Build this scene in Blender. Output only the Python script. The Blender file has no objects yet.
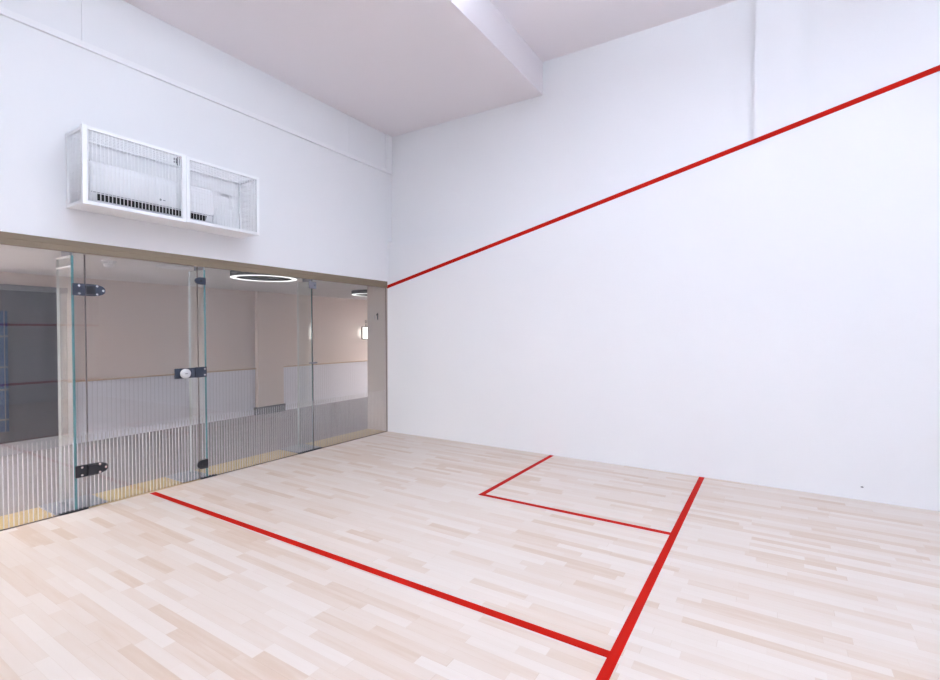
import bpy, bmesh, math
from mathutils import Vector

scene = bpy.context.scene
COL = scene.collection

# ------------------------------------------------------------------ materials
def new_mat(name):
    m = bpy.data.materials.new(name)
    m.use_nodes = True
    nt = m.node_tree
    for n in list(nt.nodes):
        nt.nodes.remove(n)
    out = nt.nodes.new('ShaderNodeOutputMaterial')
    return m, nt, out


def N(nt, typ, **kw):
    n = nt.nodes.new(typ)
    for k, v in kw.items():
        setattr(n, k, v)
    return n


def L(nt, a, b):
    nt.links.new(a, b)


def math_node(nt, op, a, b=None, c=None):
    n = N(nt, 'ShaderNodeMath', operation=op)
    for i, v in enumerate((a, b, c)):
        if v is None:
            continue
        if isinstance(v, (int, float)):
            n.inputs[i].default_value = v
        else:
            L(nt, v, n.inputs[i])
    return n.outputs[0]


def pbsdf(nt, out, color, rough=0.6, metal=0.0, spec=0.5):
    b = N(nt, 'ShaderNodeBsdfPrincipled')
    b.inputs['Base Color'].default_value = (*color, 1)
    b.inputs['Roughness'].default_value = rough
    b.inputs['Metallic'].default_value = metal
    b.inputs['Specular IOR Level'].default_value = spec
    L(nt, b.outputs[0], out.inputs[0])
    return b


def paint(name, color, rough=0.6, metal=0.0, spec=0.5, var=0.03, scale=6.0, bump=0.0, bscale=200.0):
    """painted / plastered / metal surface with a little procedural unevenness"""
    m, nt, out = new_mat(name)
    b = pbsdf(nt, out, color, rough, metal, spec)
    tc = N(nt, 'ShaderNodeTexCoord')
    no = N(nt, 'ShaderNodeTexNoise')
    no.inputs['Scale'].default_value = scale
    no.inputs['Detail'].default_value = 4
    L(nt, tc.outputs['Object'], no.inputs['Vector'])
    mx = N(nt, 'ShaderNodeMix', data_type='RGBA')
    mx.inputs[6].default_value = (*[c * (1 - var) for c in color], 1)
    mx.inputs[7].default_value = (*[min(1, c * (1 + var)) for c in color], 1)
    L(nt, no.outputs['Fac'], mx.inputs[0])
    L(nt, mx.outputs[2], b.inputs['Base Color'])
    if bump:
        n2 = N(nt, 'ShaderNodeTexNoise')
        n2.inputs['Scale'].default_value = bscale
        L(nt, tc.outputs['Object'], n2.inputs['Vector'])
        bp = N(nt, 'ShaderNodeBump')
        bp.inputs['Strength'].default_value = bump
        bp.inputs['Distance'].default_value = 0.002
        L(nt, n2.outputs['Fac'], bp.inputs['Height'])
        L(nt, bp.outputs[0], b.inputs['Normal'])
    return m


def emit(name, color, strength):
    m, nt, out = new_mat(name)
    e = N(nt, 'ShaderNodeEmission')
    e.inputs[0].default_value = (*color, 1)
    e.inputs[1].default_value = strength
    L(nt, e.outputs[0], out.inputs[0])
    return m


def glass(name, tint, gloss=1.0, rough=0.0):
    """clear pane: see-through with a Schlick mirror reflection on each face"""
    m, nt, out = new_mat(name)
    tr = N(nt, 'ShaderNodeBsdfTransparent')
    tr.inputs[0].default_value = (*tint, 1)
    gl = N(nt, 'ShaderNodeBsdfGlossy')
    gl.inputs['Roughness'].default_value = rough
    gl.inputs['Color'].default_value = (1, 1, 1, 1)
    lw = N(nt, 'ShaderNodeLayerWeight')
    lw.inputs['Blend'].default_value = 0.5
    p5 = math_node(nt, 'POWER', lw.outputs['Facing'], 5.0)
    f = math_node(nt, 'MULTIPLY_ADD', p5, 0.95 * gloss, 0.043 * gloss)
    mx = N(nt, 'ShaderNodeMixShader')
    L(nt, f, mx.inputs[0])
    L(nt, tr.outputs[0], mx.inputs[1])
    L(nt, gl.outputs[0], mx.inputs[2])
    L(nt, mx.outputs[0], out.inputs[0])
    return m


def glass_edge(name, color, trans=0.35):
    m, nt, out = new_mat(name)
    tr = N(nt, 'ShaderNodeBsdfTransparent')
    tr.inputs[0].default_value = (*color, 1)
    pb = N(nt, 'ShaderNodeBsdfPrincipled')
    pb.inputs['Base Color'].default_value = (*color, 1)
    pb.inputs['Roughness'].default_value = 0.15
    mx = N(nt, 'ShaderNodeMixShader')
    mx.inputs[0].default_value = 1 - trans
    L(nt, tr.outputs[0], mx.inputs[1])
    L(nt, pb.outputs[0], mx.inputs[2])
    L(nt, mx.outputs[0], out.inputs[0])
    return m


def plank_floor(name, width, length, ramp, rough, spec, grain=0.05, gap_dark=0.75, gap=0.012, gstr=1.0, axis='Y'):
    """strip floor: boards run along +Y (or X), every board with its own tone, seams and grain"""
    m, nt, out = new_mat(name)
    b = pbsdf(nt, out, (0.8, 0.7, 0.6), rough, 0, spec)
    tc = N(nt, 'ShaderNodeTexCoord')
    sp = N(nt, 'ShaderNodeSeparateXYZ')
    L(nt, tc.outputs['Object'], sp.inputs[0])
    ax, ay = (sp.outputs[0], sp.outputs[1]) if axis == 'Y' else (sp.outputs[1], sp.outputs[0])
    u = math_node(nt, 'DIVIDE', ax, width)
    row = math_node(nt, 'FLOOR', u)
    fu = math_node(nt, 'SUBTRACT', u, row)
    w1 = N(nt, 'ShaderNodeTexWhiteNoise', noise_dimensions='1D')
    L(nt, row, w1.inputs['W'])
    v = math_node(nt, 'MULTIPLY_ADD', w1.outputs['Value'], 7.31, math_node(nt, 'DIVIDE', ay, length))
    # two lengths of board: warp v a little
    vw = math_node(nt, 'ADD', v, math_node(nt, 'MULTIPLY', math_node(nt, 'SINE', math_node(nt, 'MULTIPLY', v, 2.3)), 0.28))
    col = math_node(nt, 'FLOOR', vw)
    fv = math_node(nt, 'SUBTRACT', vw, col)
    cmb = N(nt, 'ShaderNodeCombineXYZ')
    L(nt, row, cmb.inputs[0])
    L(nt, col, cmb.inputs[1])
    w2 = N(nt, 'ShaderNodeTexWhiteNoise', noise_dimensions='2D')
    L(nt, cmb.outputs[0], w2.inputs['Vector'])
    # grain
    gv = N(nt, 'ShaderNodeCombineXYZ')
    L(nt, math_node(nt, 'MULTIPLY', ax, 38.0), gv.inputs[0])
    L(nt, math_node(nt, 'MULTIPLY', ay, 2.6), gv.inputs[1])
    L(nt, math_node(nt, 'MULTIPLY', w2.outputs['Value'], 50.0), gv.inputs[2])
    gn = N(nt, 'ShaderNodeTexNoise')
    gn.inputs['Scale'].default_value = 1.0
    gn.inputs['Detail'].default_value = 5
    L(nt, gv.outputs[0], gn.inputs['Vector'])
    fac = math_node(nt, 'ADD', w2.outputs['Value'], math_node(nt, 'MULTIPLY', math_node(nt, 'SUBTRACT', gn.outputs['Fac'], 0.5), grain * 10))
    rp = N(nt, 'ShaderNodeValToRGB')
    els = rp.color_ramp.elements
    els[0].position, els[0].color = ramp[0][0], (*ramp[0][1], 1)
    els[1].position, els[1].color = ramp[-1][0], (*ramp[-1][1], 1)
    for p, c in ramp[1:-1]:
        e = els.new(p)
        e.color = (*c, 1)
    L(nt, fac, rp.inputs[0])
    # seams
    s1 = math_node(nt, 'LESS_THAN', fu, gap)
    s2 = math_node(nt, 'LESS_THAN', fv, gap * width / length * 1.2)
    seam = math_node(nt, 'MAXIMUM', s1, s2)
    mx = N(nt, 'ShaderNodeMix', data_type='RGBA')
    mx.blend_type = 'MULTIPLY'
    L(nt, math_node(nt, 'MULTIPLY', seam, gstr), mx.inputs[0])
    L(nt, rp.outputs[0], mx.inputs[6])
    mx.inputs[7].default_value = (gap_dark, gap_dark * 0.94, gap_dark * 0.86, 1)
    L(nt, mx.outputs[2], b.inputs['Base Color'])
    return m


def grooved(name, color, pitch, axis=0):
    """vertical tongue-and-groove boards along x"""
    m, nt, out = new_mat(name)
    b = pbsdf(nt, out, color, 0.55)
    tc = N(nt, 'ShaderNodeTexCoord')
    sp = N(nt, 'ShaderNodeSeparateXYZ')
    L(nt, tc.outputs['Object'], sp.inputs[0])
    u = math_node(nt, 'DIVIDE', sp.outputs[axis], pitch)
    f = math_node(nt, 'FRACT', u)
    g = math_node(nt, 'LESS_THAN', f, 0.16)
    mx = N(nt, 'ShaderNodeMix', data_type='RGBA')
    L(nt, g, mx.inputs[0])
    mx.inputs[6].default_value = (*color, 1)
    mx.inputs[7].default_value = (*[c * 0.80 for c in color], 1)
    L(nt, mx.outputs[2], b.inputs['Base Color'])
    bp = N(nt, 'ShaderNodeBump')
    bp.inputs['Strength'].default_value = 0.6
    bp.inputs['Distance'].default_value = 0.004
    L(nt, math_node(nt, 'SUBTRACT', 1.0, g), bp.inputs['Height'])
    L(nt, bp.outputs[0], b.inputs['Normal'])
    return m


def wood(name, c1, c2, rough=0.5, axis='X'):
    m, nt, out = new_mat(name)
    b = pbsdf(nt, out, c1, rough)
    tc = N(nt, 'ShaderNodeTexCoord')
    mp = N(nt, 'ShaderNodeMapping')
    mp.inputs['Scale'].default_value = (1.5, 40, 40) if axis == 'X' else (40, 1.5, 40)
    L(nt, tc.outputs['Object'], mp.inputs[0])
    no = N(nt, 'ShaderNodeTexNoise')
    no.inputs['Scale'].default_value = 1.0
    no.inputs['Detail'].default_value = 5
    L(nt, mp.outputs[0], no.inputs['Vector'])
    mx = N(nt, 'ShaderNodeMix', data_type='RGBA')
    mx.inputs[6].default_value = (*c1, 1)
    mx.inputs[7].default_value = (*c2, 1)
    L(nt, no.outputs['Fac'], mx.inputs[0])
    L(nt, mx.outputs[2], b.inputs['Base Color'])
    return m


M = {}
WALL = (0.865, 0.862, 0.885)
M['wall'] = paint('white_plaster', WALL, 0.55, spec=0.3, var=0.012, scale=1.3, bump=0.05, bscale=60)
M['upper'] = paint('white_board', (0.865, 0.86, 0.882), 0.65, spec=0.2, var=0.015, scale=1.0)
M['ceil'] = paint('ceiling_white', (0.91, 0.86, 0.89), 0.8, spec=0.2, var=0.012, scale=0.8)
M['trim'] = paint('trim_white', (0.89, 0.88, 0.90), 0.5, var=0.01)
M['red'] = paint('red_line_paint', (0.48, 0.010, 0.0045), 0.65, spec=0.06, var=0.06, scale=9)
M['tin'] = paint('tin_white', (0.78, 0.78, 0.80), 0.5, var=0.02)
M['floor'] = plank_floor('maple_strip_floor', 0.060, 0.50,
                         [(0.0, (0.635, 0.495, 0.395)), (0.2, (0.68, 0.56, 0.475)), (0.55, (0.705, 0.605, 0.535)), (1.0, (0.735, 0.65, 0.59))],
                         0.42, 0.35, grain=0.07, gap_dark=0.84, gap=0.02, gstr=0.7)
M['cfloor'] = plank_floor('grey_vinyl_floor', 0.18, 1.2,
                          [(0.0, (0.20, 0.18, 0.19)), (0.5, (0.212, 0.19, 0.20)), (1.0, (0.225, 0.20, 0.212))],
                          0.5, 0.3, grain=0.05, gap_dark=0.8, gap=0.01, axis='X')
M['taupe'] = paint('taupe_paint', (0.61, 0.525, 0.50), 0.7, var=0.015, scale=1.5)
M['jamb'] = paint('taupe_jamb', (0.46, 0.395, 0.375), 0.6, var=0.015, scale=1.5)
M['cceil'] = paint('corridor_ceiling', (0.62, 0.595, 0.60), 0.8, var=0.01)
M['brown'] = wood('brown_header_wood', (0.20, 0.15, 0.10), (0.245, 0.19, 0.13), 0.55)
M['ply'] = wood('threshold_wood', (0.42, 0.295, 0.14), (0.49, 0.355, 0.185), 0.5)
M['wains'] = grooved('white_wainscot', (0.64, 0.63, 0.70), 0.055)
M['oak'] = wood('oak_rail', (0.42, 0.31, 0.22), (0.48, 0.36, 0.26), 0.5)
M['dbase'] = paint('dark_grey_base', (0.085, 0.085, 0.10), 0.5)
M['lbase'] = paint('light_grey_base', (0.30, 0.29, 0.31), 0.5)
M['ddoor'] = paint('dark_grey_door_paint', (0.048, 0.048, 0.062), 0.45, var=0.02)
M['dframe'] = paint('dark_grey_frame_paint', (0.13, 0.13, 0.15), 0.5)
M['blue'] = paint('blue_door_glass', (0.028, 0.06, 0.135), 0.08, spec=0.6, var=0.2, scale=3)
M['glass'] = glass('clear_safety_glass', (0.955, 0.975, 0.975))
M['finglass'] = glass('fin_glass', (0.95, 0.975, 0.97))
M['teal'] = glass_edge('teal_glass_edge', (0.09, 0.30, 0.33), 0.25)
M['pale'] = glass_edge('pale_glass_edge', (0.72, 0.74, 0.74), 0.2)
M['seam'] = paint('dark_door_seal', (0.09, 0.075, 0.08), 0.6)
M['frost'] = glass_edge('white_frosted_film', (0.86, 0.85, 0.88), 0.54)
M['frost'].node_tree.nodes['Principled BSDF'].inputs['Roughness'].default_value = 0.8
M['frost'].node_tree.nodes['Transparent BSDF'].inputs[0].default_value = (1, 1, 1, 1)
M['black'] = paint('black_hardware', (0.018, 0.020, 0.028), 0.35, var=0.1, scale=30)
M['navy'] = paint('gunmetal_hardware', (0.045, 0.055, 0.085), 0.38, metal=0.3, var=0.1, scale=30)
M['chrome'] = paint('brushed_chrome', (0.75, 0.75, 0.78), 0.25, metal=0.85, var=0.03, scale=40)
M['knob'] = paint('satin_silver', (0.80, 0.80, 0.83), 0.32, metal=0.35, var=0.04, scale=60)
M['steel'] = paint('grey_steel_plate', (0.20, 0.21, 0.255), 0.4, metal=0.2, var=0.04, scale=12)
M['uppanel'] = emit('court_led_uplight', (0.755, 0.87, 1.0), 32.0)
M['strip'] = emit('corridor_fill_led', (1.0, 0.955, 0.915), 135.0)  # emission of the added corridor fill lights
M['bracket'] = paint('pale_fin_bars', (0.85, 0.85, 0.87), 0.35, metal=0.2, var=0.02, scale=30)  # pale tone of the bars at the fin head
M['cage'] = paint('white_powder_coat', (0.92, 0.92, 0.94), 0.45, var=0.01)
M['acwhite'] = paint('white_plastic', (0.90, 0.90, 0.93), 0.4, var=0.01)
M['acdark'] = paint('black_louvre_gap', (0.012, 0.012, 0.014), 0.6)
M['grey'] = paint('grey_plastic', (0.30, 0.30, 0.33), 0.5)
M['ringblack'] = paint('black_lamp_metal', (0.02, 0.021, 0.026), 0.5)
M['ringled'] = emit('ring_led', (1.0, 0.96, 0.95), 0.9)
M['sconce'] = emit('sconce_led', (1.0, 0.95, 0.90), 3.4)
M['panel'] = emit('court_led_panel', (0.755, 0.87, 1.0), 14.5)
M['bronze'] = paint('dark_bronze', (0.07, 0.055, 0.05), 0.4, metal=0.4)
M['scuff'] = paint('grey_scuff', (0.22, 0.21, 0.24), 0.8)
M['smoke'] = paint('detector_white', (0.62, 0.62, 0.66), 0.5)


# ------------------------------------------------------------------ mesh helpers
def BM():
    return bmesh.new()


def add_box(bm, lo, hi, bev=0.0, mi=0):
    x0, y0, z0 = lo
    x1, y1, z1 = hi
    vs = [bm.verts.new(p) for p in ((x0, y0, z0), (x1, y0, z0), (x1, y1, z0), (x0, y1, z0),
                                    (x0, y0, z1), (x1, y0, z1), (x1, y1, z1), (x0, y1, z1))]
    fs = []
    for idx in ((3, 2, 1, 0), (4, 5, 6, 7), (0, 1, 5, 4), (1, 2, 6, 5), (2, 3, 7, 6), (3, 0, 4, 7)):
        f = bm.faces.new([vs[i] for i in idx])
        f.material_index = mi
        fs.append(f)
    if bev > 0:
        es = list({e for f in fs for e in f.edges})
        bmesh.ops.bevel(bm, geom=es, offset=bev, segments=2, affect='EDGES', profile=0.5)
    return fs


def add_prism(bm, pts, axis, a, b, mi=0):
    """extrude a 2-D polygon: axis 0 -> pts are (y,z), 1 -> (x,z), 2 -> (x,y)"""
    def mk(p, t):
        if axis == 0:
            return (t, p[0], p[1])
        if axis == 1:
            return (p[0], t, p[1])
        return (p[0], p[1], t)
    va = [bm.verts.new(mk(p, a)) for p in pts]
    vb = [bm.verts.new(mk(p, b)) for p in pts]
    n = len(pts)
    fs = [bm.faces.new(va), bm.faces.new(list(reversed(vb)))]
    for i in range(n):
        fs.append(bm.faces.new((va[i], vb[i], vb[(i + 1) % n], va[(i + 1) % n])))
    for f in fs:
        f.material_index = mi
    bmesh.ops.recalc_face_normals(bm, faces=fs)
    return fs


def add_cyl(bm, p0, p1, r0, r1=None, n=20, mi=0):
    r1 = r0 if r1 is None else r1
    p0, p1 = Vector(p0), Vector(p1)
    d = (p1 - p0).normalized()
    u = d.orthogonal().normalized()
    w = d.cross(u)
    ra, rb = [], []
    for i in range(n):
        t = 2 * math.pi * i / n
        o = u * math.cos(t) + w * math.sin(t)
        ra.append(bm.verts.new(p0 + o * r0))
        rb.append(bm.verts.new(p1 + o * r1))
    fs = [bm.faces.new(list(reversed(ra))), bm.faces.new(rb)]
    for i in range(n):
        f = bm.faces.new((ra[i], ra[(i + 1) % n], rb[(i + 1) % n], rb[i]))
        f.smooth = True
        fs.append(f)
    for f in fs:
        f.material_index = mi
    return fs


def add_lathe(bm, c, prof, n=48, mi=0, axis='Z', closed=False):
    """revolve (r, h) profile about an axis through c; closed joins last to first"""
    rings = []
    for (r, h) in prof:
        ring = []
        for i in range(n):
            t = 2 * math.pi * i / n
            if axis == 'Z':
                p = (c[0] + r * math.cos(t), c[1] + r * math.sin(t), c[2] + h)
            else:
                p = (c[0] + r * math.cos(t), c[1] + h, c[2] + r * math.sin(t))
            ring.append(bm.verts.new(p))
        rings.append(ring)
    fs = []
    k = len(rings)
    for j in range(k if closed else k - 1):
        a, b = rings[j], rings[(j + 1) % k]
        for i in range(n):
            f = bm.faces.new((a[i], a[(i + 1) % n], b[(i + 1) % n], b[i]))
            f.smooth = True
            fs.append(f)
    if not closed:
        fs.append(bm.faces.new(rings[0]))
        fs.append(bm.faces.new(list(reversed(rings[-1]))))
    for f in fs:
        f.material_index = mi
    bmesh.ops.recalc_face_normals(bm, faces=fs)
    return fs


ROOT = {}


def origin_of(o):
    while o.parent is not None:
        o = o.parent
    return Vector(ROOT.get(o.name, (0, 0, 0)))


def obj(name, bm, mats, parent=None, sharp=40):
    """link bm as ONE mesh object. Vertices are given in world space."""
    if not isinstance(mats, (list, tuple)):
        mats = [mats]
    me = bpy.data.meshes.new(name)
    if parent is not None:
        off = origin_of(parent)
        bmesh.ops.translate(bm, verts=bm.verts, vec=-off)
    bm.to_mesh(me)
    bm.free()
    for m in mats:
        me.materials.append(m)
    o = bpy.data.objects.new(name, me)
    COL.objects.link(o)
    if parent is not None:
        o.parent = parent
    return o


def thing(name, label, cat, loc, group=None):
    o = bpy.data.objects.new(name, None)
    o.empty_display_size = 0.1
    COL.objects.link(o)
    o.location = loc
    ROOT[o.name] = tuple(loc)
    o['label'] = label
    o['category'] = cat
    if group:
        o['group'] = group
    return o


def struct(name, bm, mats, parent=None, label=None, cat=None):
    o = obj(name, bm, mats, parent)
    o['kind'] = 'structure'
    if label and parent is None:
        o['label'] = label
        o['category'] = cat
    return o


def boxobj(name, lo, hi, mat, parent=None, bev=0.0):
    bm = BM()
    add_box(bm, lo, hi, bev)
    return obj(name, bm, mat, parent)


# ------------------------------------------------------------------ the court
X0, Y1 = -6.40, -9.75           # left wall, front wall
ZS, ZH = 4.40, 4.80             # lower and upper ceilings
ZW = 3.86                       # ledge on the back wall
R = 0.10                        # recess of the upper side wall

# floor with its painted lines
bm = BM()
add_box(bm, (X0 - 0.2, Y1 - 0.2, -0.12), (0.0, 0.0, 0.0))
floor = struct('floor', bm, M['floor'], label='pale maple strip floor of the squash court with red lines', cat='floor')


def line_box(name, lo, hi):
    bm = BM()
    add_box(bm, (lo[0], lo[1], 0.0005), (hi[0], hi[1], 0.0016))
    o = obj(name, bm, M['red'], floor)
    return o


o = line_box('short_line', (X0, -4.31, 0), (-0.006, -4.26, 0)); o['label'] = 'wide red line across the court floor to the side wall'
o = line_box('half_court_line', (-3.228, -4.2605, 0), (-3.175, -0.022, 0)); o['label'] = 'long red line from the glass wall to the cross line'
bm = BM()
add_prism(bm, [(-1.67, -4.2605), (-1.62, -4.2605), (-1.62, -2.66), (-0.006, -2.66), (-0.006, -2.61), (-1.67, -2.61)], 2, 0.0005, 0.0016)
o = obj('service_box_line', bm, M['red'], floor); o['label'] = 'L-shaped red line framing the right service box'
bm = BM()
add_prism(bm, [(-4.75, -4.2605), (-4.80, -4.2605), (-4.80, -2.66), (X0 + 0.006, -2.66), (X0 + 0.006, -2.61), (-4.75, -2.61)], 2, 0.0005, 0.0016)
o = obj('service_box_line', bm, M['red'], floor); o['label'] = 'L-shaped red line framing the left service box'

# right side wall: thick playing panel below the sloping out line, recessed wall above, one pilaster


def zline(y):
    return 2.13 - 0.25 * y


TOP = 0.0515
yc = -(2.811 - 2.13 - TOP) / 0.25
bm = BM()
add_prism(bm, [(-0.0, -0.02), (-0.0, 2.811), (yc, 2.811), (-4.715, zline(-4.715) + TOP), (-4.715, ZH), (-5.135, ZH),
               (-5.135, zline(-5.135) + TOP), (Y1, zline(Y1) + TOP), (Y1, -0.02)], 0, 0.0, R + 0.02)
wall_right = struct('wall_right', bm, M['wall'], label='white right side wall with a sloping red out line', cat='wall')
bm = BM()
add_prism(bm, [(0.004, zline(0)), (Y1, zline(Y1)), (Y1, zline(Y1) + TOP - 0.001), (-0.004, zline(0) + TOP - 0.001)], 0, -0.006, 0.001)
es = [e for e in bm.edges if all(v.co.x < -0.005 for v in e.verts)]
bmesh.ops.bevel(bm, geom=es, offset=0.004, segments=2, affect='EDGES')
o = obj('out_line', bm, M['red'], wall_right); o['label'] = 'sloping red out line along the white side wall'
bm = BM()
add_lathe(bm, (-0.0015, -5.578, 0.118), [(0.002, 0.0), (0.011, 0.0), (0.011, 0.001), (0.002, 0.001)], n=14, closed=True)
for v in bm.verts:      # lay the disc on the wall
    x, y, z = v.co
    v.co = (-0.001 - (z - 0.118), y, 0.118 + (x + 0.0015) * 0.6)
o = obj('scuff_mark', bm, M['scuff'], wall_right); o['label'] = 'small dark scuff low on the side wall'
bm = BM()
add_box(bm, (R, Y1 - 0.2, 2.0), (R + 0.2, 0.0, ZH + 0.1))
add_box(bm, (0.018, Y1 - 0.2, 2.0), (R + 0.2, -5.134, ZH + 0.1))
struct('wall_right_upper', bm, M['upper'], label='recessed white upper part of the right side wall', cat='wall')

# front and left walls (behind the camera, seen mirrored in the glass)
bm = BM()
add_box(bm, (X0 - 0.2, Y1 - 0.2, 0.0), (R, Y1, ZH + 0.1))
wf = struct('wall_front', bm, M['wall'], label='white front wall of the squash court', cat='wall')
for nm, z0 in (('service_line', 1.78), ('front_out_line', 4.57), ('tin_line', 0.43)):
    boxobj(nm, (X0, Y1 - 0.002, z0), (0, Y1 + 0.006 + (0.03 if nm == 'tin_line' else 0), z0 + 0.05), M['red'], wf)
boxobj('tin', (X0, Y1 - 0.002, 0.0), (0, Y1 + 0.03, 0.43), M['tin'], wf)
bm = BM()
add_box(bm, (X0 - 0.2, Y1, 0.0), (X0, 0.0, ZH + 0.1))
wl = struct('wall_left', bm, M['wall'], label='white left side wall of the squash court', cat='wall')
bm = BM()
add_prism(bm, [(0.0, zline(0)), (Y1, zline(Y1)), (Y1, zline(Y1) + TOP), (0.0, zline(0) + TOP)], 0, X0 - 0.001, X0 + 0.006)
obj('out_line', bm, M['red'], wl)

# back wall above the glass, ledge trim and upper boards
bm = BM()
add_box(bm, (X0 - 0.2, 0.0, 2.234), (R + 0.02, 0.40, ZW))
struct('wall_back', bm, M['wall'], label='white wall above the glass at the back of the court', cat='wall')
bm = BM()
add_box(bm, (X0, -0.022, 3.832), (R - 0.004, 0.02, 3.884), 0.004)
struct('trim_1', bm, M['trim'], label='narrow white ledge running along the top of the back wall', cat='trim')
bm = BM()
xs = [X0 - 0.2, -3.683, -0.749, -0.026]
for a, b in zip(xs[:-1], xs[1:]):
    add_box(bm, (a + 0.0008, 0.006, ZW - 0.02), (b - 0.0008, 0.20, ZS + 0.3), 0.002)
add_box(bm, (X0 - 0.2, 0.012, ZW - 0.02), (R + 0.02, 0.22, ZS + 0.3))
struct('wall_back_upper', bm, M['upper'], label='white boarding between the ledge and the low ceiling', cat='wall')
bm = BM()
add_box(bm, (-0.024, -0.010, ZW), (R - 0.002, 0.06, ZS + 0.02), 0.003)
struct('trim_2', bm, M['trim'], label='white upright strip in the top corner of the back wall', cat='trim')

# stepped ceiling
bm = BM()
add_box(bm, (X0 - 0.2, -2.45, ZS), (R + 0.02, 0.2, ZH + 0.15))
struct('ceiling_lower', bm, M['ceil'], label='lower white ceiling bulkhead over the back of the court', cat='ceiling')
bm = BM()
add_box(bm, (X0 - 0.2, Y1 - 0.2, ZH), (R + 0.22, -2.449, ZH + 0.15))
struct('ceiling', bm, M['ceil'], label='higher white ceiling over the front of the court', cat='ceiling')

# luminous box lamps hung under the high ceiling (out of the frame)
spots = [(-2.9, -2.8, 1), (-4.4, -2.8, 1), (-3.1, -6.5, 0), (-4.9, -6.3, 0)]
names = ['rear right', 'rear left', 'front right', 'front left']
first = None
ZL = 4.32
for (x, y, turn), w in zip(spots, names):
    lab = 'white box lamp hung under the court ceiling, %s of the four' % w
    if first is None:
        first = t = thing('ceiling_lamp', lab, 'ceiling lamp', (x, y, ZH), 'court ceiling lamps')
        bm = BM()
        add_box(bm, (x - .10, y - .62, ZL + .02), (x + .10, y - .60, ZL + .10))
        add_box(bm, (x - .10, y + .60, ZL + .02), (x + .10, y + .62, ZL + .10))
        add_box(bm, (x - .10, y - .60, ZL + .055), (x + .10, y + .60, ZL + .065))
        obj('frame', bm, M['cage'], t)
        for sy in (-.45, .45):
            bm = BM()
            add_cyl(bm, (x, y + sy, ZL + .05), (x, y + sy, ZH), 0.004, n=8)
            obj('hanger', bm, M['cage'], t)
        bm = BM()
        add_box(bm, (x - .10, y - .60, ZL + .02), (x + .10, y + .60, ZL + .0545))
        obj('diffuser', bm, M['panel'], t)
        bm = BM()
        add_box(bm, (x - .10, y - .60, ZL + .0655), (x + .10, y + .60, ZL + .10))
        obj('uplight', bm, M['uppanel'], t)
        t.rotation_euler = (0, 0, turn * math.pi / 2)
    else:
        r = first.copy(); COL.objects.link(r)
        r.location = (x, y, ZH); r['label'] = lab; r.rotation_euler = (0, 0, turn * math.pi / 2)
        for ch in list(first.children):
            c = ch.copy(); COL.objects.link(c); c.parent = r

# ------------------------------------------------------------------ glass wall
TILT = 0.0085


def gy(z):
    return 0.006 + TILT * z


TH = 0.012
ZG = 2.141


def pane_bm(x0, x1, z0, z1):
    bm = BM()
    fs = add_box(bm, (x0, 0, z0), (x1, TH, z1), mi=1)
    fs[2].material_index = 0
    fs[4].material_index = 0
    for v in bm.verts:
        v.co.y += gy(v.co.z)
    return bm


PITCH, SW = 0.0284, 0.0068


def stripes_bm(x0, x1, phase=-4.205):
    bm = BM()
    k = math.ceil((x0 + 0.006 - phase) / PITCH)
    while phase + k * PITCH + SW < x1 - 0.004:
        x = phase + k * PITCH
        fs = add_box(bm, (x, -0.0008, 0.009), (x + SW, -0.0001, 0.622))
        k += 1
    for v in bm.verts:
        v.co.y += gy(v.co.z)
    return bm


def channel(parent, x0, x1, name='base_channel'):
    bm = BM()
    add_box(bm, (x0, -0.004, 0.0), (x1, 0.004, 0.014), 0.001)
    add_box(bm, (x0, 0.0205, 0.0), (x1, 0.028, 0.014), 0.001)
    o = obj(name, bm, M['black'], parent)


def seal(parent, x0, x1):
    bm = BM()
    add_box(bm, (x0, 0.000, 0.0), (x1, 0.005, 0.007))
    obj('floor_seal', bm, M['seam'], parent)


GAP1, GAP2, FIN3 = -3.676, -2.754, -1.348
panels = [
    (X0 + 0.01, GAP1 - 0.004, 'clear fixed glass panel left of the glass door, before the dark grey door', [(-3.872, -3.680)]),
    (GAP2 + 0.004, FIN3 - 0.002, 'clear fixed glass panel right of the glass door, below the larger ring lamp', [(-2.745, -2.588), (-1.578, -1.352)]),
    (FIN3 + 0.002, -0.004, 'clear fixed glass panel at the right end, against the white side wall', [(-1.344, -1.225)]),
]
for x0, x1, lab, chans in panels:
    t = thing('glass_screen', lab, 'glass panel', ((x0 + x1) / 2, 0.006, 0), 'fixed glass panels of the back wall')
    obj('pane', pane_bm(x0, x1, 0.004, ZG), [M['glass'], M['seam']], t)
    obj('stripe_film', stripes_bm(x0, x1), M['frost'], t)['label'] = 'thin white frosted stripes'
    seal(t, x0, x1)
    for a, b in chans:
        channel(t, a, b)

# the door
door = thing('glass_door', 'frameless clear glass door with dark hinges and a silver knob lock', 'door', ((GAP1 + GAP2) / 2, 0.006, 0))
obj('pane', pane_bm(GAP1 + 0.003, GAP2 - 0.003, 0.010, ZG - 0.004), [M['glass'], M['seam']], door)
obj('stripe_film', stripes_bm(GAP1, GAP2), M['frost'], door)['label'] = 'thin white frosted stripes'
bm = BM()
add_box(bm, (GAP1 - 0.0045, -0.001, 0.64), (GAP1 + 0.0035, TH - 0.001, ZG - 0.01))
for v in bm.verts:
    v.co.y += gy(v.co.z)
obj('edge_seal', bm, M['seam'], door)


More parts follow.
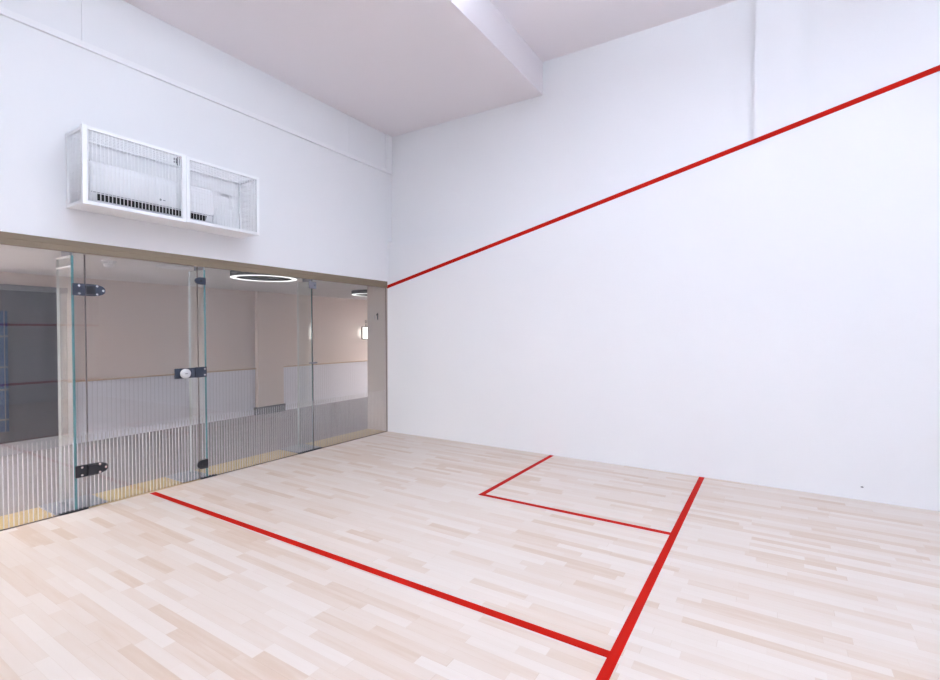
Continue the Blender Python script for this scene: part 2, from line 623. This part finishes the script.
def bullet(x0, x1, zc, h, taper, n=8):
    """plate outline: square at x0, ogive point at x1"""
    pts = [(x0, zc - h / 2), (x1 - taper, zc - h / 2)]
    for i in range(1, n):
        t = i / n
        pts.append((x1 - taper + taper * math.sin(t * math.pi / 2), zc - h / 2 * (math.cos(t * math.pi / 2) ** 0.75)))
    pts.append((x1, zc - 0.008)); pts.append((x1, zc + 0.008))
    for i in range(n - 1, 0, -1):
        t = i / n
        pts.append((x1 - taper + taper * math.sin(t * math.pi / 2), zc + h / 2 * (math.cos(t * math.pi / 2) ** 0.75)))
    pts += [(x1 - taper, zc + h / 2), (x0, zc + h / 2)]
    return pts


def hinge(zc, mat):
    y0 = gy(zc)
    bm = BM()
    add_box(bm, (-3.766, y0 - 0.012, zc - 0.050), (GAP1 - 0.002, y0 - 0.0005, zc + 0.050), 0.002)
    h = obj('hinge', bm, mat, door)
    h['label'] = 'dark bullet-shaped glass hinge near the %s of the door' % ('top' if zc > 1 else 'bottom')
    bm = BM()
    add_prism(bm, bullet(GAP1 + 0.002, -3.538, zc, 0.100, 0.10), 1, y0 - 0.012, y0 - 0.0005)
    obj('leaf', bm, mat, h)
    bm = BM()
    add_box(bm, (GAP1 - 0.004, y0 - 0.024, zc - 0.040), (GAP1 + 0.064, y0 - 0.010, zc + 0.036), 0.004)
    obj('knuckle', bm, M['black'], h)
    for sx, sz in ((-3.722, .032), (-3.722, -.032), (-3.598, .034), (-3.598, -.034), (-3.555, 0)):
        bm = BM()
        add_cyl(bm, (sx, y0 - 0.0145, zc + sz), (sx, y0 - 0.010, zc + sz), 0.0085, n=12)
        obj('screw', bm, M['chrome'], h)


hinge(1.838, M['navy'])
hinge(0.325, M['black'])

# lock with knob
y0 = gy(1.08)
bm = BM()
add_box(bm, (-2.984, y0 - 0.016, 1.032), (GAP2 - 0.040, y0 - 0.0005, 1.130), 0.003)
lk = obj('lock', bm, M['navy'], door)
bm = BM()
add_lathe(bm, (-2.905, y0 - 0.016, 1.081), [(0.026, 0.0), (0.030, -0.006), (0.030, -0.012), (0.044, -0.018), (0.047, -0.026), (0.047, -0.040), (0.043, -0.046), (0.020, -0.050), (0.001, -0.050)], n=32, axis='Y')
o = obj('knob', bm, M['knob'], lk); o['label'] = 'round silver knob'
bm = BM()
add_prism(bm, [(-2.905 - 0.012, 1.081 - 0.004), (-2.905 + 0.012, 1.081 - 0.004), (-2.905 + 0.012, 1.081 + 0.004), (-2.905 - 0.012, 1.081 + 0.004)], 1, y0 - 0.070, y0 - 0.0655)
obj('thumb_turn', bm, M['grey'], lk)

# strike plate on the fixed panel
t = thing('strike_plate', 'dark square strike box on the fixed glass beside the silver knob', 'lock plate', (-2.735, 0.006, 1.082))
bm = BM()
add_box(bm, (GAP2 - 0.037, y0 - 0.020, 1.030), (-2.682, y0 - 0.0005, 1.134), 0.003)
obj('plate', bm, M['navy'], t)
for sz in (1.054, 1.112):
    bm = BM()
    add_cyl(bm, (-2.704, y0 - 0.023, sz), (-2.704, y0 - 0.018, sz), 0.007, n=12)
    obj('screw', bm, M['chrome'], t)

# fins standing behind the glass
fin_labels = ['tall clear glass fin with teal edge left of the glass door',
              'tall clear glass fin with teal edge right of the glass door beside the lock',
              'tall clear glass fin nearest the white side wall']
fin_x = [-3.758, -2.677, -1.348]
fin_d = [0.338, 0.322, 0.300]
plates = [(-3.89, -3.53), (-2.90, -2.63), (-1.555, -1.215)]
for i, (fx, fd, lab) in enumerate(zip(fin_x, fin_d, fin_labels)):
    t = thing('glass_fin', lab, 'glass fin', (fx, 0.20, 0), 'glass fins of the back wall')
    bm = BM()
    fs = add_box(bm, (fx - 0.0095, 0.0, 0.012), (fx + 0.0095, 1.0, 2.118), mi=0)
    fs[2].material_index = 1      # front edge
    fs[4].material_index = 2      # back edge
    fs[0].material_index = 1
    fs[1].material_index = 2
    for v in bm.verts:
        v.co.y = gy(v.co.z) + TH + 0.002 if v.co.y < 0.5 else fd
    obj('pane', bm, [M['finglass'], M['teal'], M['pale']], t)
    bm = BM()
    for z in (2.112, 2.028):  # pale bars across the head of the left fin
        if i == 0:
            add_box(bm, (fx - 0.0115, gy(z) + TH + 0.004, z - 0.0055), (fx + 0.0115, fd, z + 0.0055))
    if i == 0:
        o = obj('top_bars', bm, M['bracket'], t); o['label'] = 'two pale bars at the head of the fin'
    bm = BM()
    add_box(bm, (fx - 0.0065, 0.048, 2.119), (fx + 0.0065, fd - 0.10, 2.197))
    obj('top_plate', bm, M['steel'], t)
    a, b = plates[i]
    bm = BM()
    add_box(bm, (a, 0.034, 0.0), (b, 0.395, 0.012), 0.002)
    o = obj('base_plate', bm, M['steel'], t); o['label'] = 'grey plate on the floor'
    # clamps
    if i == 1:
        for zc, hh in ((1.998, 0.036), (0.150, 0.046)):
            yy = gy(zc)
            bm = BM()
            pts = [(fx - 0.001, zc - hh), (fx - 0.001, zc + hh)]
            for k in range(0, 13):
                a_ = math.pi / 2 + math.pi * k / 12
                pts.append((fx - 0.055 + 0.052 * math.cos(a_), zc + hh * math.sin(a_)))
            add_prism(bm, pts, 1, yy - 0.014, yy - 0.0005)
            c = obj('clamp', bm, M['black'] if zc < 1 else M['navy'], t)
            bm = BM()
            add_cyl(bm, (fx - 0.05, yy - 0.018, zc), (fx - 0.05, yy - 0.012, zc), 0.012, n=14)
            obj('screw_head', bm, M['black'], c)
    if i == 2:
        for zc, hw, hh in ((2.070, 0.055, 0.045), (1.098, 0.060, 0.010)):
            yy = gy(zc)
            bm = BM()
            add_box(bm, (fx - hw, yy - 0.010, zc - hh), (fx - 0.006, yy - 0.0005, zc + hh), 0.002)
            add_box(bm, (fx + 0.006, yy - 0.010, zc - hh), (fx + hw, yy - 0.0005, zc + hh), 0.002)
            add_box(bm, (fx - 0.0065, yy - 0.008, zc - hh * .9), (fx + 0.0065, yy - 0.0005, zc + hh * .9))
            c = obj('clamp', bm, M['steel'], t)
            if hh > .02:
                bm = BM()
                add_cyl(bm, (fx + 0.03, yy - 0.013, zc), (fx + 0.03, yy - 0.009, zc), 0.010, n=14)
                obj('screw_head', bm, M['navy'], c)

# header, jamb and threshold around the opening
bm = BM()
add_prism(bm, [(0.001, 2.2335), (0.001, 2.190), (0.004, 2.187), (0.004, 2.143), (0.045, 2.143), (0.045, 2.205), (0.41, 2.205), (0.41, 2.2335)], 0, X0 - 0.2, 0.0)
struct('trim_3', bm, M['brown'], label='brown timber head board between the white wall and the glass', cat='trim')
bm = BM()
add_box(bm, (0.0, 0.0005, -0.12), (6.0, 0.41, 2.2335))
add_box(bm, (R + 0.02, 0.0005, 2.2335), (6.0, 0.41, 2.6))
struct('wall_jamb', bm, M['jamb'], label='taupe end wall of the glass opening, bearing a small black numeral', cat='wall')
bm = BM()
add_box(bm, (X0 - 0.2, 0.0, -0.12), (0.0, 0.40, -0.0005))
struct('trim_4', bm, M['ply'], label='honey-coloured timber threshold strip behind the glass wall', cat='trim')

# small numeral on the jamb
t = thing('wall_sign', 'small black numeral 1 and thin bar on the taupe jamb', 'sign', (0.0, 0.2, 1.718))
bm = BM()
add_prism(bm, [(0.205, 1.668), (0.184, 1.668), (0.184, 1.770), (0.202, 1.770), (0.225, 1.744), (0.222, 1.732), (0.205, 1.742)], 0, -0.004, 0.0)
obj('numeral', bm, M['black'], t)
bm = BM()
add_box(bm, (-0.003, 0.252, 1.672), (0.0, 0.262, 1.742))
o = obj('thin_bar', bm, M['grey'], t); o['label'] = 'thin grey upright bar'

# ------------------------------------------------------------------ corridor beyond the glass
CF, CZ, CY = -0.001, 2.205, 3.00
bm = BM()
add_box(bm, (-9.0, 0.40, CF - 0.1), (6.1, CY + 0.2, CF))
struct('floor_corridor', bm, M['cfloor'], label='grey plank floor of the corridor behind the glass', cat='floor')
bm = BM()
add_box(bm, (-9.0, 0.41, CZ), (6.1, CY + 0.2, CZ + 0.1))
struct('ceiling_corridor', bm, M['cceil'], label='pale grey low ceiling of the corridor behind the glass', cat='ceiling')
bm = BM()
add_box(bm, (-9.0, CY, CF), (6.1, CY + 0.2, CZ + 0.02))
struct('wall_corridor', bm, M['taupe'], label='taupe far wall of the corridor behind the glass', cat='wall')
bm = BM()
add_box(bm, (-9.2, 0.0, CF), (-9.0, CY + 0.2, CZ + 0.1))
add_box(bm, (-9.0, 0.0, CF), (X0 - 0.2, 0.41, CZ + 0.1))
struct('wall_corridor_left', bm, M['taupe'], label='taupe end wall at the left of the corridor', cat='wall')
bm = BM()
add_box(bm, (6.0, 0.0, CF), (6.2, CY + 0.2, CZ + 0.1))
struct('wall_corridor_right', bm, M['taupe'], label='taupe end wall at the right of the corridor', cat='wall')

# wainscot
DX = -2.856                       # right side of the dark door set
CX0, CX1, CYF = -0.158, 0.369, 2.925
bm = BM()
add_box(bm, (DX, CY - 0.022, CF), (CX0 - 0.02, CY, 0.815))
add_box(bm, (CX1 + 0.02, CY - 0.022, CF), (6.0, CY, 0.815))
w = struct('wall_wainscot', bm, M['wains'], label='white grooved wainscot boarding along the corridor wall', cat='wainscot')
bm = BM()
add_box(bm, (DX, CY - 0.035, 0.815), (CX0, CY, 0.836), 0.003)
add_box(bm, (CX1, CY - 0.035, 0.815), (6.0, CY, 0.836), 0.003)
obj('cap_rail', bm, M['oak'], w)['label'] = 'thin tan rail along the top'

# column
bm = BM()
add_box(bm, (CX0, CYF, CF), (CX1, CY + 0.02, CZ + 0.02))
c = struct('wall_column', bm, M['taupe'], label='square taupe column with dark base in the corridor', cat='column')
bm = BM()
add_box(bm, (CX0 - 0.05, CYF - 0.03, CF), (CX1 + 0.02, CY - 0.002, 0.135), 0.002)
obj('base', bm, M['dbase'], c)['label'] = 'dark grey plinth'

# dark door set at the left
bm = BM()
add_box(bm, (-3.60, CY - 0.05, 0.142), (DX, CY, 2.05))
d = struct('door_1', bm, M['ddoor'], label='dark grey door set on the far corridor wall at the left', cat='door')
bm = BM()
add_box(bm, (-3.604, CY - 0.075, 1.985), (DX + 0.004, CY - 0.02, 2.052), 0.003)
obj('head_frame', bm, M['dframe'], d)
bm = BM()
add_box(bm, (-3.56, CY - 0.056, 0.285), (-3.428, CY - 0.045, 1.735))
g = obj('glazing', bm, M['blue'], d); g['label'] = 'narrow blue glazed strip'
bm = BM()
add_box(bm, (-3.463, CY - 0.062, 0.285), (-3.455, CY - 0.054, 1.735))
for z in (0.42, 0.78, 1.05, 1.42):
    add_box(bm, (-3.56, CY - 0.062, z), (-3.428, CY - 0.054, z + 0.02))
obj('glazing_bars', bm, M['dbase'], g)
bm = BM()
add_box(bm, (-3.60, CY - 0.07, CF), (DX, CY, 0.142))
obj('kick_board', bm, M['lbase'], d)['label'] = 'light grey board along the foot of the door'

# ring lamps
def ring_lamp(cx, cy, lab, ro=0.376, ri=0.314, zb=2.138):
    t = thing('ring_lamp', lab, 'ceiling lamp', (cx, cy, CZ), 'black ring lamps in the corridor')
    bm = BM()
    add_lathe(bm, (cx, cy, 0), [(ro, zb + 0.004), (ro, CZ), (ri, CZ), (ri, zb + 0.004)], n=72, closed=True)
    obj('housing', bm, M['ringblack'], t)
    bm = BM()
    add_lathe(bm, (cx, cy, 0), [(ro - 0.002, zb), (ro - 0.002, zb + 0.0045), (ri + 0.002, zb + 0.0045), (ri + 0.002, zb)], n=72, closed=True)
    obj('diffuser', bm, M['ringled'], t)['label'] = 'glowing white ring'
    bm = BM()
    add_lathe(bm, (cx, cy, 0), [(0.02, zb + 0.03), (ri - 0.001, zb + 0.03), (ri - 0.001, zb + 0.045), (0.02, zb + 0.045)], n=72, closed=True)
    obj('canopy', bm, M['ringblack'], t)


ring_lamp(-1.730, 0.428, 'larger black ring lamp glowing white under the brown lining, right of the glass door')
ring_lamp(0.93, 1.18, 'black ring lamp half hidden by the taupe jamb at right')

# unseen strip lights added past both ends of the view to brighten the corridor
def fill_strip(cx, lab, y0=0.55):
    t = thing('ceiling_lamp', lab, 'ceiling lamp', (cx, y0 + 0.47, CZ), 'added corridor fill lights')
    bm = BM()
    add_box(bm, (cx - .16, y0, CZ - .05), (cx + .16, y0 + 0.95, CZ), 0.004)
    obj('housing', bm, M['cage'], t)
    bm = BM()
    add_box(bm, (cx - .145, y0 + 0.02, CZ - .056), (cx + .145, y0 + 0.93, CZ - .0505))
    obj('diffuser', bm, M['strip'], t)


fill_strip(-6.1, 'added white fill light on the corridor ceiling left of the dark grey door', 1.95)
fill_strip(-7.2, 'added white fill light at the far left end of the corridor ceiling', 1.95)
fill_strip(4.9, 'added white fill light on the corridor ceiling behind the taupe jamb')

# sconces
def sconce(cx, lab):
    yw = CY
    t = thing('wall_lamp', lab, 'wall lamp', (cx, yw, 1.45), 'corridor wall lamps')
    bm = BM()
    add_box(bm, (cx - 0.035, yw - 0.03, 1.32), (cx + 0.035, yw, 1.60), 0.004)
    add_cyl(bm, (cx, yw - 0.11, 1.312), (cx, yw - 0.11, 1.334), 0.068, n=28)
    add_cyl(bm, (cx, yw - 0.11, 1.582), (cx, yw - 0.11, 1.602), 0.068, n=28)
    add_cyl(bm, (cx, yw - 0.11, 1.602), (cx, yw - 0.11, 1.66), 0.010, n=10)
    add_lathe(bm, (cx, yw - 0.11, 1.715), [(0.020, -0.004), (0.030, -0.004), (0.030, 0.004), (0.020, 0.004)], n=20, axis='Y', closed=True)
    add_cyl(bm, (cx, yw - 0.11, 1.67), (cx, yw - 0.11, 1.69), 0.005, n=8)
    obj('bracket', bm, M['bronze'], t)
    bm = BM()
    add_cyl(bm, (cx, yw - 0.11, 1.335), (cx, yw - 0.11, 1.581), 0.062, n=28)
    obj('shade', bm, M['sconce'], t)['label'] = 'glowing white cylinder'


sconce(2.475, 'glowing cylinder wall lamp on the taupe corridor wall beside the jamb')
sconce(-3.70, 'glowing cylinder wall lamp left of the dark grey door')

# smoke detector and flat ceiling disc
t = thing('smoke_detector', 'round white smoke detector on the corridor ceiling above the glass door', 'smoke detector', (-3.185, 0.86, CZ))
bm = BM()
add_lathe(bm, (-3.185, 0.86, CZ), [(0.062, 0), (0.062, -0.014), (0.058, -0.018), (0.050, -0.018)], n=28)
obj('base', bm, M['smoke'], t)
bm = BM()
add_lathe(bm, (-3.185, 0.86, CZ), [(0.048, -0.018), (0.048, -0.040), (0.036, -0.060), (0.012, -0.068)], n=28)
obj('cap', bm, M['smoke'], t)
bm = BM()
for k in range(10):
    a = 2 * math.pi * k / 10
    cx, cy = -3.185 + 0.0445 * math.cos(a), 0.86 + 0.0445 * math.sin(a)
    add_cyl(bm, (cx, cy, CZ - 0.033), (cx, cy, CZ - 0.041), 0.005, n=8)
obj('vent_slots', bm, M['dbase'], t)
t = thing('ceiling_disc', 'flat pale disc on the corridor ceiling left of the large ring lamp', 'ceiling disc', (-2.62, 0.73, CZ))
bm = BM()
add_lathe(bm, (-2.62, 0.73, CZ), [(0.17, 0), (0.17, -0.010), (0.155, -0.016), (0.02, -0.016)], n=40)
obj('disc', bm, M['smoke'], t)

# ------------------------------------------------------------------ air conditioner and cage
ac = thing('air_conditioner', 'white wall air conditioner inside the wire cage above the glass', 'air conditioner', (-3.225, 0, 2.70))
prof = [(0.0, 2.872), (-0.185, 2.872), (-0.205, 2.866), (-0.218, 2.850), (-0.226, 2.80), (-0.228, 2.625), (-0.222, 2.604),
        (-0.200, 2.560), (-0.185, 2.545), (-0.10, 2.530), (0.0, 2.530)]
bm = BM()
add_prism(bm, prof, 0, -3.722, -2.728)
bmesh.ops.bevel(bm, geom=[e for e in bm.edges if abs(e.verts[0].co.x - e.verts[1].co.x) < 1e-5], offset=0.006, segments=2, affect='EDGES')
obj('body', bm, M['acwhite'], ac)
bm = BM()
add_prism(bm, [(-0.2275, 2.603), (-0.2215, 2.6055), (-0.199, 2.5585), (-0.205, 2.556)], 0, -3.672, -2.795)
o = obj('air_outlet', bm, M['acdark'], ac); o['label'] = 'long black air outlet'
bm = BM()
add_box(bm, (-3.716, -0.2300, 2.612), (-2.734, -0.2250, 2.6155))
obj('panel_seam', bm, M['grey'], ac)
bm = BM()
add_cyl(bm, (-3.205, -0.2305, 2.665), (-3.205, -0.2270, 2.665), 0.009, n=14)
add_box(bm, (-3.188, -0.2300, 2.661), (-3.165, -0.2275, 2.667))
obj('logo', bm, M['grey'], ac)

cg = thing('wire_cage', 'white wire mesh cage boxing in the air conditioner on the back wall', 'cage', (-3.05, 0, 2.49))
XA, XM0, XM1, XB = -3.805, -3.052, -3.016, -2.300
ZA, ZB, YF = 2.490, 3.090, -0.330
W = 0.030


def bar(bm, p, q, w=W):
    lo = [min(a, b) - w / 2 for a, b in zip(p, q)]
    hi = [max(a, b) + w / 2 for a, b in zip(p, q)]
    add_box(bm, lo, hi, 0.003)


h = W / 2
for nm, xa, xb, off in (('left_front', XA + h, XM0 - 0.002, 0.0), ('right_front', XM1 + 0.002, XB - h, 0.006)):
    bm = BM()
    yf = YF + h + off
    za, zb = ZA + h - (0.006 if off == 0 else 0), ZB - h + (0.006 if off == 0 else 0)
    for z in (za, zb):
        bar(bm, (xa, yf, z), (xb, yf, z), W * 0.92)
    for x in (xa, xb):
        bar(bm, (x, yf, za), (x, yf, zb), W if (x, off) != (XA + h, 0.0) else W * 1.15)
    f = obj('front_frame', bm, M['cage'], cg)
    bm = BM()
    k = 0
    x = xa + 0.026
    while x < xb - 0.014:
        add_cyl(bm, (x, yf, za), (x, yf, zb), 0.0032 if off == 0 else 0.0019, n=6)
        x += 0.0268
    z = za + 0.125
    while z < zb - 0.02:
        add_cyl(bm, (xa, yf + 0.004, z), (xb, yf + 0.004, z), 0.0012, n=6)
        z += 0.0535
    obj('wire_mesh', bm, M['cage'], f)

bm = BM()
for x in (XA + h, XB - h):
    for z in (ZA + h, ZB - h):
        bar(bm, (x, YF + W + 0.012, z), (x, -h - 0.001, z), 0.0236)
    bar(bm, (x, -0.0155, ZA + h), (x, -0.0155, ZB - h), 0.028)
for z in (ZA + h, ZB - h):
    bar(bm, (XA + h, -0.0155, z), (XB - h, -0.0155, z), 0.018)
add_box(bm, ((XM0 + XM1) / 2 - 0.022, YF + 0.012, ZA + 0.003), ((XM0 + XM1) / 2 + 0.022, YF + 0.026, ZB - 0.003))
obj('wall_frame', bm, M['cage'], cg)


def mesh_side(x):
    bm = BM()
    y = YF + 0.045
    while y < -0.03:
        add_cyl(bm, (x, y, ZA + h), (x, y, ZB - h), 0.0024, n=6)
        y += 0.0268
    z = ZA + 0.06
    while z < ZB - 0.03:
        add_cyl(bm, (x + 0.003, YF + 0.04, z), (x + 0.003, -0.01, z), 0.0018, n=6)
        z += 0.0535
    obj('side_mesh', bm, M['cage'], cg)


def mesh_flat(z, dx):
    bm = BM()
    x = XA + 0.04
    while x < XB - 0.03:
        add_cyl(bm, (x, YF + 0.04, z), (x, -0.01, z), 0.0013, n=6)
        x += dx
    y = YF + 0.06
    while y < -0.03:
        add_cyl(bm, (XA + h, y, z + 0.003), (XB - h, y, z + 0.003), 0.0012, n=6)
        y += 0.0535
    obj('top_mesh' if z > 2.8 else 'bottom_mesh', bm, M['cage'], cg)


mesh_side(XA + h)
mesh_side(XB - h)
mesh_flat(ZB - h, 0.0268)
boxobj('bottom_tray', (XA + 0.02, YF + 0.02, ZA + 0.002), (XB - 0.02, -0.002, ZA + 0.008), M['cage'], cg)
bm = BM()
for z in (3.045, 3.020):
    add_cyl(bm, (XM0 - 0.06, YF + 0.05, z), (XM0 - 0.02, YF + 0.05, z), 0.010, n=10)
add_box(bm, (XM0 - 0.035, YF + 0.034, 2.995), (XM0 - 0.018, YF + 0.058, 3.07), 0.003)
obj('latch', bm, M['grey'], cg)['label'] = 'small grey latch at the middle post'

# ------------------------------------------------------------------ camera, world, view
cam_d = bpy.data.cameras.new('camera')
cam = bpy.data.objects.new('camera', cam_d)
COL.objects.link(cam)
F, CXP, CYP = 480.30, 8.262, -0.231
yaw, pitch, roll = 1.0200461, -0.0171201, 0.00097098
cam.location = (-5.38754, -4.89426, 1.49209)
f = Vector((math.sin(yaw) * math.cos(pitch), math.cos(yaw) * math.cos(pitch), math.sin(pitch)))
r0 = Vector((math.cos(yaw), -math.sin(yaw), 0))
u0 = r0.cross(f)
r = r0 * math.cos(roll) + u0 * math.sin(roll)
u = -r0 * math.sin(roll) + u0 * math.cos(roll)
from mathutils import Matrix
cam.rotation_euler = Matrix(((r.x, u.x, -f.x), (r.y, u.y, -f.y), (r.z, u.z, -f.z))).to_euler()
cam_d.sensor_fit = 'HORIZONTAL'
cam_d.sensor_width = 36.0
cam_d.lens = F / 940 * 36.0
cam_d.shift_x = -CXP / 940
cam_d.shift_y = CYP / 940
cam_d.clip_start = 0.02
scene.camera = cam

wd = bpy.data.worlds.new('world')
scene.world = wd
wd.use_nodes = True
wd.node_tree.nodes['Background'].inputs[0].default_value = (0.5, 0.5, 0.55, 1)
wd.node_tree.nodes['Background'].inputs[1].default_value = 0.05

vs = scene.view_settings
vs.view_transform = 'Standard'
vs.look = 'None'
vs.gamma = 1.0
vs.use_curve_mapping = False
vs.exposure = 0.96
